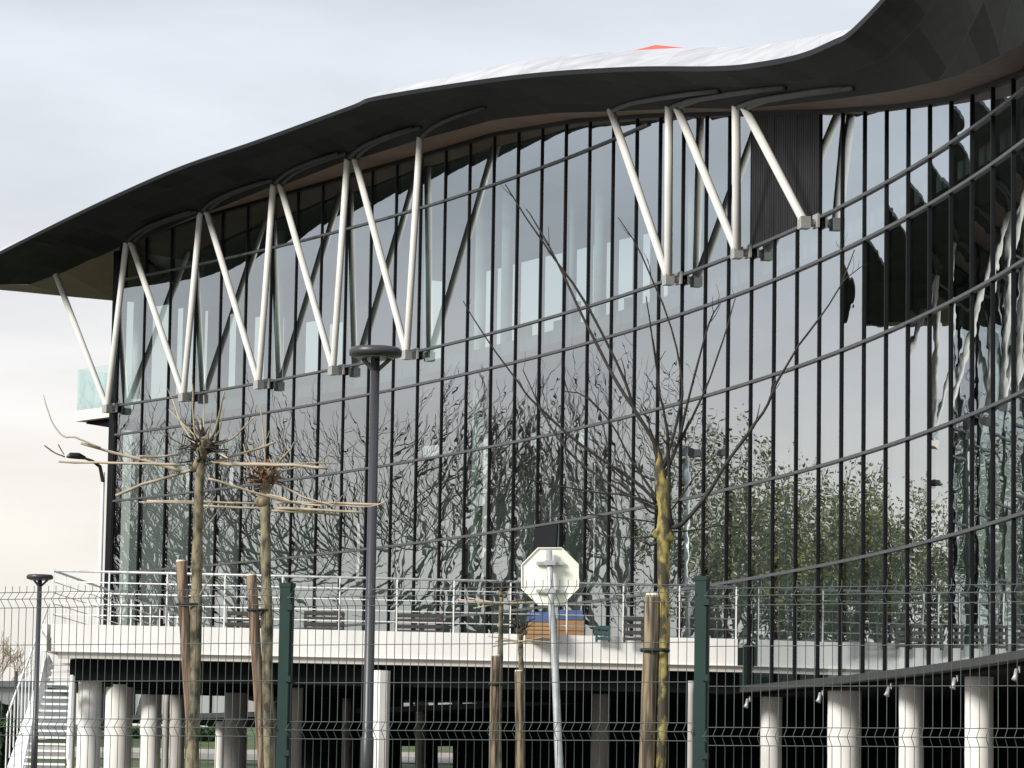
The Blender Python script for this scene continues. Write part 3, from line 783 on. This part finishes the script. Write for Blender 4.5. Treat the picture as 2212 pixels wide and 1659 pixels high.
# ------------------------------------------------------------------ back of the octagonal sign
D = 40.0; c = P(1188, 1245, D); rr = 62.5 / pxm(D) / math.cos(math.pi / 8)
bpole = P(1211, 1720, D - .2); base = Vector((bpole.x, bpole.y, ground_z(bpole.x, bpole.y)))
sg = thing('road_sign', base, 'octagonal road sign seen from its bare cream back on a leaning galvanised pole', 'road sign')
tilt = Matrix.Rotation(R(-1.3), 3, 'Y')
g = MB(); fr_, bk = [], []
for k in range(8):
    a = math.pi / 8 + k * math.pi / 4
    v = tilt @ Vector((rr * math.cos(a), 0, rr * math.sin(a))); fr_.append(c + v); bk.append(c + v + Vector((0, .02, 0)))
g.poly(fr_); g.poly(list(reversed(bk)))
for i in range(8): g.quad(fr_[i], bk[i], bk[(i + 1) % 8], fr_[(i + 1) % 8])
pl = link('sign_plate', g, M['alu'], sg)
g = MB()
for i in range(8):
    a, b = fr_[i], fr_[(i + 1) % 8]; ca, cb = c + (a - c) * .965, c + (b - c) * .965
    g.hexa([ca + Vector((0, -.018, 0)), cb + Vector((0, -.018, 0)), b + Vector((0, -.018, 0)), a + Vector((0, -.018, 0)), ca + Vector((0, -.001, 0)), cb + Vector((0, -.001, 0)), b + Vector((0, -.001, 0)), a + Vector((0, -.001, 0))])
link('rim', g, M['alu'], pl)
g = MB(); g.tube([base, P(1208, 1659, D - .15), P(1199, 1440, D - .12), P(1190, 1290, D - .1), P(1186, 1189, D - .08)], [.048, .046, .040, .036, .034], 14); link('pole', g, M['galv'], sg, True)
for y in (1217, 1277):
    q = P(1188, y, D - .03); g = MB(); g.box(q, .30, .03, .035); g.box(q + Vector((0, -.06, 0)), .12, .10, .05); link('clamp', g, M['galv'], pl)

# ------------------------------------------------------------------ stakes
def stake(pts, w, D, label, m, tie_y=None, trunk_px=None):
    top = P(pts[0][0], pts[0][1], D); bot = P(pts[-1][0], pts[-1][1], D)
    d = (bot - top).normalized(); k = (top.z - ground_z(top.x, top.y) + .3) / -d.z
    base = top + d * k
    t = thing('tree_stake', Vector((base.x, base.y, base.z + .3)), label, 'tree stake', 'wooden tree stakes')
    r_ = w / 2 / pxm(D)
    g = MB(); n = 9; rn = random.Random(int(pts[0][0]))
    g.tube([lerp(top, base, i / n) for i in range(n + 1)], [r_ * (.93 + rn.uniform(0, .1)) for _ in range(n + 1)], 14); st = link('post', g, m, t, True)
    g = MB(); g.tube([top + Vector((0, 0, -.008)), top + Vector((0, 0, .014))], [r_ * .97, r_ * .82], 14); link('cut_end', g, M['cut'], st)
    if tie_y:
        q = lerp(top, base, (tie_y - pts[0][1]) / (pts[-1][1] - pts[0][1]) * ((bot - top).length / (base - top).length))
        q2 = P(trunk_px, tie_y, D)
        g = MB(); mid = (q + q2) / 2; wd = abs(q2.x - q.x) / 2 + r_ * 1.12; pp = []
        for k in range(21):
            a = 2 * math.pi * k / 20; pp.append(mid + Vector((wd * math.cos(a), (r_ + .02) * math.sin(a), 0)))
        g.tube(pp, .014, 6, False); link('tie', g, M['rubber'], t, True)
stake([(391, 1213), (412, 1560)], 24, 32, 'reddish wooden stake tied to the tallest pollarded tree', M['stake_red'], 1306, 418)
stake([(543, 1243), (565, 1600)], 23, 35, 'reddish wooden stake tied to the pollarded tree beside the green fence post', M['stake_red'], 1318, 570)
stake([(1410, 1286), (1397, 1659)], 35, 23.5, 'thick weathered wooden stake tied to the yellow-lichened tree', M['stake'], 1405, 1424)
stake([(1071, 1416), (1066, 1659)], 22, 40, 'thin wooden stake with the small twiggy tree, left of the sign pole', M['stake'], 1478, 1078)
stake([(1121, 1450), (1124, 1659)], 20, 43, 'thin wooden stake with the small tree nearest the sign pole', M['stake'], None)

# ------------------------------------------------------------------ the foreground trees
def px_path(pts, D0, D1=None):
    D1 = D0 if D1 is None else D1; n = len(pts) - 1
    return [P(x, y, lerp(D0, D1, (i / n) if n else 0)) for i, (x, y) in enumerate(pts)]
def refine(pts, n=4):
    o = []
    for i in range(len(pts) - 1):
        p0, p1, p2, p3 = pts[max(i - 1, 0)], pts[i], pts[i + 1], pts[min(i + 2, len(pts) - 1)]
        for k in range(n):
            t = k / n; o.append(.5 * ((2 * p1) + (p2 - p0) * t + (2 * p0 - 5 * p1 + 4 * p2 - p3) * t * t + (3 * p1 - p0 - 3 * p2 + p3) * t ** 3))
    o.append(pts[-1]); return o
def trunk(root, pts, ws, D, m, knots=()):
    pp = refine(px_path(pts, D), 4); n = len(pp); rn = random.Random(len(pts) * 7 + int(pts[0][0]))
    rr = []
    for i in range(n):
        t = i / (n - 1) * (len(ws) - 1); k = min(int(t), len(ws) - 2)
        rr.append(lerp(ws[k], ws[k + 1], t - k) / 2 / pxm(D) * (1 + rn.uniform(-.11, .11)))
    top0 = pp[0]; base = Vector((top0.x, top0.y, ground_z(top0.x, top0.y) - .2))
    g = MB(); g.tube([base] + pp, [rr[0] * 1.15] + rr, 12)
    for (x, y, r_) in knots:
        c_ = P(x, y, D); rk = r_ / pxm(D)
        for q in range(3):
            o = Vector((rn.uniform(-.5, .5), rn.uniform(-.5, .5), rn.uniform(-.3, .3))) * rk
            g.tube([c_ + o + Vector((0, 0, z)) * rk for z in (-1, -.6, 0, .6, 1)], [rk * q_ for q_ in (.2, .75, 1, .75, .2)], 8)
    return link('trunk', g, m, root, True)
def branches(root, specs, D, m, name, seed=1, twigs=0, spread=.5, twl=.18):
    rn = random.Random(seed); g = MB()
    for pts, w0, w1 in specs:
        pp = refine(px_path(pts, D, D + rn.uniform(-spread, spread)), 3); n = len(pp)
        for i in range(1, n): pp[i] = pp[i] + Vector((rn.gauss(0, 1), rn.gauss(0, 1), rn.gauss(0, 1))) * .10 / pxm(D) * min(6, w0)
        rr = [lerp(w0, w1, i / (n - 1)) * rn.uniform(.9, 1.12) * (1.2 if m == M['twig'] else 1.0) / 2 / pxm(D) for i in range(n)]
        g.tube(pp, rr, 6)
        for _ in range(twigs):
            i = rn.randint(n // 3, n - 1); a = pp[i]; dr = (pp[i] - pp[i - 1]).normalized()
            v = (dr + Vector((rn.uniform(-.9, .9), rn.uniform(-.9, .9), rn.uniform(-.3, .9))) * .9).normalized()
            l_ = twl * rn.uniform(.4, 1.4); b = a + v * l_ * .5; c_ = b + (v + Vector((rn.uniform(-.4, .4), rn.uniform(-.4, .4), .3))).normalized() * l_ * .5
            g.tube([a, b, c_], [rr[i] * .5, rr[i] * .4, rr[i] * .25], 5)
    return link(name, g, m, root, True)
def stubs(c, r_, D, seed, k):
    rn = random.Random(seed); o = []
    for _ in range(k):
        a = rn.uniform(-.3, math.pi + .3); l = r_ * rn.uniform(.8, 3.4); x0, y0 = c[0] + rn.uniform(-.5, .5) * r_, c[1] + rn.uniform(-.5, .5) * r_
        x1, y1 = x0 + math.cos(a) * l * .5 + rn.uniform(-2, 2), y0 - math.sin(a) * l * .5; o.append(([(x0, y0), (x1, y1), (x1 + math.cos(a) * l * .5 + rn.uniform(-4, 4), y1 - math.sin(a) * l * .6)], rn.uniform(3, 6), 1.5))
    return o
def tree_root(x, D, label, name='young_tree', grp=None):
    p = P(x, 1659, D); return thing(name, Vector((p.x, p.y, ground_z(p.x, p.y))), label, 'tree', grp)

# tallest pollard, left
A = tree_root(416, 32, 'tall pollarded young tree with a knobbly head trained on bamboo canes, left of centre lamp', 'pollarded_tree', 'pollarded trees')
trunk(A, [(414, 1680), (419, 1500), (424, 1300), (428, 1120), (433, 1010), (440, 965)], [29, 27, 24, 22, 20, 22], 32, M['bark'], [(440, 962, 15), (424, 1004, 13), (432, 975, 14), (450, 958, 9)])
branches(A, [([(424, 965), (405, 935), (390, 912), (372, 862)], 7, 3), ([(424, 958), (418, 905), (416, 830)], 5, 3), ([(442, 952), (440, 912), (440, 855)], 5, 2.5), ([(452, 955), (470, 910), (478, 877), (485, 845)], 7, 3),
             ([(455, 955), (474, 930), (485, 880)], 4, 2), ([(465, 962), (500, 947), (530, 920), (550, 900)], 6, 2.5), ([(436, 958), (428, 930), (425, 900)], 4, 2), ([(432, 955), (410, 930), (365, 885)], 4, 2),
             ([(448, 955), (452, 925), (460, 890)], 4, 2), ([(425, 968), (400, 962), (372, 948), (362, 930)], 4, 2), ([(445, 958), (434, 930), (432, 908)], 3.5, 2),
             ([(425, 1300), (440, 1270), (462, 1240)], 4, 2), ([(432, 1120), (455, 1085), (466, 1070)], 4, 2), ([(437, 1155), (452, 1130), (470, 1106)], 4, 2)], 32, M['twig_pale'], 'shoots', 2, 1, .5, .12)
branches(A, stubs((438, 965), 17, 32, 1, 44) + stubs((426, 1000), 13, 32, 2, 10), 32, M['twig'], 'spurs', 21, 1, .15, .06)
branches(A, [([(390, 1019), (325, 997), (240, 977), (175, 958)], 8, 6), ([(217, 967), (162, 945), (137, 942), (115, 917), (100, 880), (94, 853)], 5, 2.5), ([(96, 962), (118, 978), (140, 987)], 3, 3), ([(126, 960), (138, 982)], 3, 2.5),
             ([(127, 997), (260, 1000), (400, 1003)], 6, 6), ([(300, 986), (340, 986), (385, 982)], 5, 5), ([(250, 1071), (307, 1047), (400, 1020), (475, 994), (553, 970), (596, 955)], 7, 6), ([(475, 1002), (590, 1004), (708, 1011)], 8, 7),
             ([(450, 1034), (500, 1049), (560, 1067), (650, 1090)], 6, 5), ([(457, 975), (475, 980), (492, 990)], 5, 4), ([(458, 999), (520, 1000), (620, 1002), (690, 1000), (728, 1001)], 5, 2.5)], 32, M['cane'], 'cane_frame', 5, 0, .25)
# second pollard
B = tree_root(577, 35, 'pollarded young tree with a rusty leaf tuft, just left of the green fence post', 'pollarded_tree', 'pollarded trees')
trunk(B, [(578, 1680), (577, 1400), (574, 1200), (573, 1090), (574, 1040)], [26, 24, 22, 21, 20], 35, M['bark'], [(572, 1035, 13), (580, 1022, 11), (566, 1085, 12)])
branches(B, [([(575, 1040), (600, 1000), (628, 970), (634, 955)], 5, 2.5), ([(572, 1030), (572, 980), (565, 900), (562, 875)], 5, 2.5), ([(560, 1015), (555, 985), (550, 960)], 4, 2), ([(585, 1030), (597, 1005), (612, 985)], 4, 2),
             ([(590, 1020), (640, 1010), (685, 1000), (723, 965)], 4, 2), ([(565, 1030), (540, 1000), (525, 960)], 4, 2), ([(578, 1075), (568, 1050), (573, 1030)], 5, 4), ([(580, 1066), (600, 1030), (616, 1012)], 4.5, 3)], 35, M['twig_pale'], 'shoots', 3, 1, .5, .12)
branches(B, stubs((573, 1035), 16, 35, 3, 40), 35, M['twig'], 'spurs', 22, 1, .15, .06)
branches(B, [([(317, 1083), (440, 1084), (575, 1088)], 6, 5), ([(437, 1092), (553, 1098), (590, 1100)], 6, 5), ([(598, 1086), (700, 1087), (830, 1089)], 7, 6), ([(598, 1098), (700, 1102), (784, 1107)], 7, 6), ([(585, 1103), (660, 1107), (735, 1112)], 6, 6),
             ([(560, 1068), (600, 1072), (640, 1087), (700, 1092)], 5, 4), ([(590, 1040), (630, 1060), (660, 1075), (720, 1090), (800, 1094), (836, 1080)], 5, 2.5), ([(440, 1088), (380, 1086), (300, 1085)], 4, 3)], 35, M['cane'], 'cane_frame', 6, 1, .25, .15)
rn = random.Random(8); g = MB(); c_ = P(572, 1022, 35)
for _ in range(170):
    p = c_ + Vector((rn.gauss(0, .06), rn.gauss(0, .06), rn.gauss(0, .06))); a = Vector((rn.uniform(-1, 1), rn.uniform(-1, 1), rn.uniform(-1, 1))).normalized() * .03; b = a.cross(Vector((rn.uniform(-1, 1), rn.uniform(-1, 1), rn.uniform(-1, 1)))).normalized() * .018
    g.quad(p - a, p + b, p + a, p - b)
link('dead_leaves', g, M['reddead'], B)
# the lichen-covered tree
Ct = tree_root(1428, 23.5, 'slender bare tree with yellow lichen on its trunk and long whippy branches', 'young_tree')
trunk(Ct, [(1426, 1690), (1430, 1560), (1434, 1370), (1433, 1244), (1434, 1165), (1435, 1105), (1430, 1055), (1426, 1025), (1424, 990), (1418, 965), (1411, 948)], [24, 24, 23, 26, 33, 29, 29, 25, 17, 12, 9], 23.5, M['lichen'], [(1432, 1158, 19), (1424, 1150, 12), (1443, 1160, 12)])
branches(Ct, [([(1424, 1010), (1418, 977), (1406, 942), (1368, 880), (1352, 829), (1271, 665), (1166, 515), (1092, 398)], 11, 2.5), ([(1368, 880), (1334, 829), (1266, 700), (1218, 595), (1171, 505), (1136, 450)], 7, 2),
              ([(1432, 1010), (1443, 985), (1441, 930), (1426, 855), (1418, 790), (1405, 700), (1396, 640)], 8, 2), ([(1436, 1000), (1451, 955), (1466, 892), (1474, 829), (1451, 710), (1386, 550), (1335, 470)], 7, 2),
              ([(1434, 1035), (1440, 1020), (1456, 980), (1481, 930), (1521, 850), (1560, 740), (1588, 645)], 9, 2), ([(1466, 955), (1490, 850), (1531, 700), (1556, 655)], 6, 2), ([(1453, 1137), (1446, 1100), (1445, 1000), (1441, 950)], 8, 5),
              ([(1450, 1138), (1462, 1138), (1481, 1124), (1526, 1070), (1568, 1002), (1618, 934), (1659, 872), (1676, 829), (1726, 745), (1776, 680), (1816, 615), (1846, 540)], 9, 2), ([(1816, 615), (1830, 600), (1862, 575)], 3, 1.5), ([(1816, 615), (1822, 570), (1818, 530)], 3, 1.5)], 23.5, M['twig'], 'crown', 11, 4, .45, .14)
branches(Ct, [([(1420, 1085), (1368, 1037), (1266, 969), (1163, 880), (1121, 829), (1050, 730), (1000, 650)], 7, 2), ([(1420, 1078), (1406, 1055), (1363, 992), (1318, 912), (1266, 857), (1221, 845)], 6, 2), ([(1420, 1100), (1368, 1075), (1266, 1010), (1201, 942), (1161, 867), (1130, 800)], 6, 2),
              ([(1418, 1090), (1363, 1072), (1281, 1062), (1156, 1040), (1111, 1027)], 5, 1.5), ([(1420, 1110), (1398, 1100), (1370, 1055), (1330, 1020), (1270, 930)], 5, 1.5), ([(1425, 1150), (1400, 1160), (1330, 1160), (1290, 1150)], 4, 1.5), ([(1440, 1150), (1500, 1145), (1560, 1135), (1600, 1140)], 3.5, 1.5),
              ([(1425, 1168), (1405, 1178), (1390, 1166)], 6, 3), ([(1430, 1120), (1460, 1090), (1500, 1030), (1540, 990)], 4, 1.5), ([(1425, 1130), (1350, 1120), (1250, 1110), (1180, 1120)], 4, 1.5)], 23.5, M['twig'], 'lower_twigs', 12, 4, .6, .14)
# two small far pollards by the sign
for k, (x, D, pts, ws, hd, lab) in enumerate([(1079, 40.3, [(1076, 1690), (1078, 1500), (1081, 1400), (1083, 1290)], [15, 13, 12, 10], (1083, 1280), 'small twiggy pollarded tree left of the sign pole, the taller of the two'),
                                             (1127, 43.3, [(1127, 1690), (1128, 1500), (1125, 1420), (1125, 1370)], [14, 13, 11, 11], (1125, 1362), 'small knobbly pollarded tree right beside the sign pole, the shorter of the two')]):
    t = tree_root(x, D, lab, 'pollarded_tree', 'pollarded trees')
    trunk(t, pts, ws, D, M['bark'], [(hd[0], hd[1], 8), (hd[0] + 6, hd[1] + 5, 6)])
    hx, hy = hd; rn = random.Random(30 + k)
    branches(t, [([(hx, hy), (hx + rn.uniform(-14, 14), hy - 12), (hx + rn.uniform(-34, 34), hy - rn.uniform(5, 30))], 4, 1.8) for _ in range(12)], D, M['twig'], 'shoots', k, 2, .3, .12)
    branches(t, [([(hx - 95 + 40 * k, hy + rn.uniform(15, 25)), (hx, hy + 22), (hx + 90, hy + rn.uniform(18, 30))], 4, 3), ([(hx - 60, hy + 34), (hx + 50, hy + 14)], 3.5, 3), ([(hx - 70, hy + 12), (hx + 40, hy + 30)], 3.5, 3)], D, M['cane'], 'cane_frame', k + 4, 0, .2)

# ------------------------------------------------------------------ trees left of the building (the glass mirrors them)
def bare_mesh(seed, height, leafy):
    rn = random.Random(seed); g = MB(); lv = MB()
    def grow(p, d, l, r_, depth):
        n = 3; pts = [p]; dd = d.copy()
        for i in range(n):
            dd = (dd + Vector((rn.gauss(0, .13), rn.gauss(0, .13), rn.gauss(.03, .10)))).normalized(); pts.append(pts[-1] + dd * l / n)
        g.tube(pts, [lerp(r_, r_ * .62, i / n) for i in range(n + 1)], 6 if depth < 2 else (4 if depth < 4 else 3), False)
        if leafy and depth >= 4:
            for _ in range(9 if depth > 4 else 5):
                q = pts[rn.randint(1, n)] + Vector((rn.gauss(0, .28), rn.gauss(0, .28), rn.gauss(-.1, .35)))
                a = Vector((rn.gauss(0, 1), rn.gauss(0, 1), rn.gauss(0, 1))).normalized() * rn.uniform(.05, .10); b = a.cross(Vector((rn.gauss(0, 1), rn.gauss(0, 1), rn.gauss(0, 1)))).normalized() * rn.uniform(.03, .07)
                lv.quad(q - a, q + b, q + a, q - b)
        if depth >= 6: return
        k = rn.choice((2, 2, 3, 3)) if depth > 0 else 5
        for i in range(k):
            t = pts[-1] if i == 0 else pts[rn.randint(1, n)]
            ax = Vector((rn.gauss(0, 1), rn.gauss(0, 1), rn.gauss(0, .5))).normalized()
            nd = (dd + ax * rn.uniform(.35, .85) + Vector((0, 0, .2))).normalized()
            grow(t, nd, l * rn.uniform(.66, .86), max(.013, r_ * rn.uniform(.50, .66)), depth + 1)
    grow(Vector((0, 0, -.3)), Vector((0, 0, 1)), height * .30, height * .019, 0)
    return g, lv
protos = []
for k, (sd_, hh, leafy) in enumerate([(3, 18.0, 0), (7, 14.0, 1), (12, 19, 0), (21, 11.5, 1)]):
    g, lv = bare_mesh(sd_, hh, leafy)
    nm = 'leafing_tree' if leafy else 'bare_tree'
    t = thing(nm, (0, 0, 0), 'tree coming into yellow-green leaf, mirrored in the glass wall' if leafy else 'bare tree with dark spreading limbs, mirrored in the lower glass wall', 'tree', 'leafing trees mirrored in the glass' if leafy else 'bare trees mirrored in the glass')
    link('trunk', g, M['greybark'], t)
    if leafy: link('crown', lv, M['leaf'], t)
    protos.append(t)
spots = [(0, -49, 126), (2, -57, 130), (2, -66, 134), (0, -74, 138), (0, -43, 131), (2, -82, 136), (0, -61, 141), (1, -40, 139), (2, -52, 140), (1, -34, 134), (3, -31, 139), (3, -27.5, 136), (1, -37, 146), (3, -29, 144), (3, -33, 138)]
rn = random.Random(77); used = set()
for k, x, y in spots:
    t = protos[k] if k not in used else copy_tree(protos[k]); used.add(k)
    t.location = (x, y, ground_z(x, y)); t.rotation_euler = (0, 0, rn.uniform(0, 6.28)); s = rn.uniform(.9, 1.12); t.scale = (s, s, s)
# a floodlight mast among them, also mirrored
b = Vector((-34.0, 131.0, ground_z(0, 131))); t = thing('floodlight_mast', b, 'mast with two dark floodlights, mirrored in the glass right of the lichened tree', 'floodlight mast')
g = MB(); g.tube([b, b + Vector((0, 0, 12.6))], [.14, .08], 10); link('mast', g, M['galv'], t, True)
for sx in (-.45, .45):
    g = MB(); g.box(b + Vector((sx, 0, 12.7)), .55, .35, .32); link('floodlight_head', g, M['lamp'], t)

# ------------------------------------------------------------------ far left background
b = P(25, 1659, 150); base = Vector((b.x, b.y, ground_z(b.x, b.y)))
hs = thing('far_building', base, 'low pale building with grey roof, far off behind the staircase', 'building')
w_, d_ = 5.5, 8.0; q = P(20, 1530, 150); hh = P(20, 1488, 150).z; c_ = Vector((q.x - 1.0, 152, 0))
g = MB(); g.box(Vector((c_.x, c_.y, (hh + base.z - 1) / 2)), w_, d_, hh - base.z + 1); link('wall', g, M['render'], hs)
g = MB(); g.box(Vector((c_.x, c_.y, hh + .12)), w_ + .5, d_ + .5, .24); link('roof', g, M['tile'], hs)
for sx in (-1.2, 1.2):
    g = MB(); g.box(Vector((c_.x + sx, c_.y - d_ / 2 - .02, hh - 1.2)), .9, .06, 1.0); link('window', g, M['mullion'], hs)
def shrub(x, y, D, wpx, hpx, seed, label, m=M['shrubleaf']):
    p = P(x, y, D); base = Vector((p.x, p.y, ground_z(p.x, p.y))); s = pxm(D); rn = random.Random(seed)
    t = thing('shrub', base, label, 'shrub', 'shrubs behind the building'); g = MB(); st = MB(); hh = hpx / s
    cz = p.z
    cl = [(rn.gauss(0, .28), rn.gauss(0, .28), rn.uniform(.2, .95)) for _ in range(16)]
    for _ in range(1500):
        c_ = rn.choice(cl); q = Vector((p.x + c_[0] * wpx / s + rn.gauss(0, .09) * wpx / s, p.y + c_[1] * wpx / s + rn.gauss(0, .1) * wpx / s, base.z + c_[2] * (cz - base.z) + rn.gauss(0, .12) * hh))
        a = Vector((rn.gauss(0, 1), rn.gauss(0, 1), rn.gauss(0, 1))).normalized() * .13; b_ = a.cross(Vector((rn.gauss(0, 1), rn.gauss(0, 1), rn.gauss(0, 1)))).normalized() * .08
        g.quad(q - a, q + b_, q + a, q - b_)
    for c_ in cl[:7]: st.tube([base, Vector((p.x + c_[0] * wpx / s, p.y + c_[1] * wpx / s, base.z + c_[2] * (cz - base.z)))], [.05, .015], 5)
    link('foliage', g, m, t); link('stem', st, M['twig'], t)
shrub(6, 1550, 96, 46, 120, 1, 'dark green shrub beyond the foot of the staircase')
shrub(300, 1583, 152, 60, 40, 2, 'green shrub on the bank seen between the left terrace columns')
shrub(455, 1578, 150, 70, 40, 3, 'green shrub on the bank seen between the two pollarded trunks')
# faint far tree left
g, lv = bare_mesh(5, 5.0, 0); p = P(8, 1600, 170); t = thing('bare_tree', Vector((p.x, p.y, ground_z(p.x, p.y))), 'small bare tree far off behind the fence, beyond the staircase', 'tree')
for v in g.v: v += ROOT[t.name]
link('trunk', g, M['twig_pale'], t)
p = P(35, 1480, 120); t = thing('post', Vector((p.x, p.y, ground_z(p.x, p.y))), 'thin dark post behind the staircase', 'post')
g = MB(); g.tube([ROOT[t.name], P(35, 1452, 120)], .06, 8); g.tube([P(35, 1452, 120), P(35, 1450, 120)], .075, 8); link('shaft', g, M['lamp'], t)
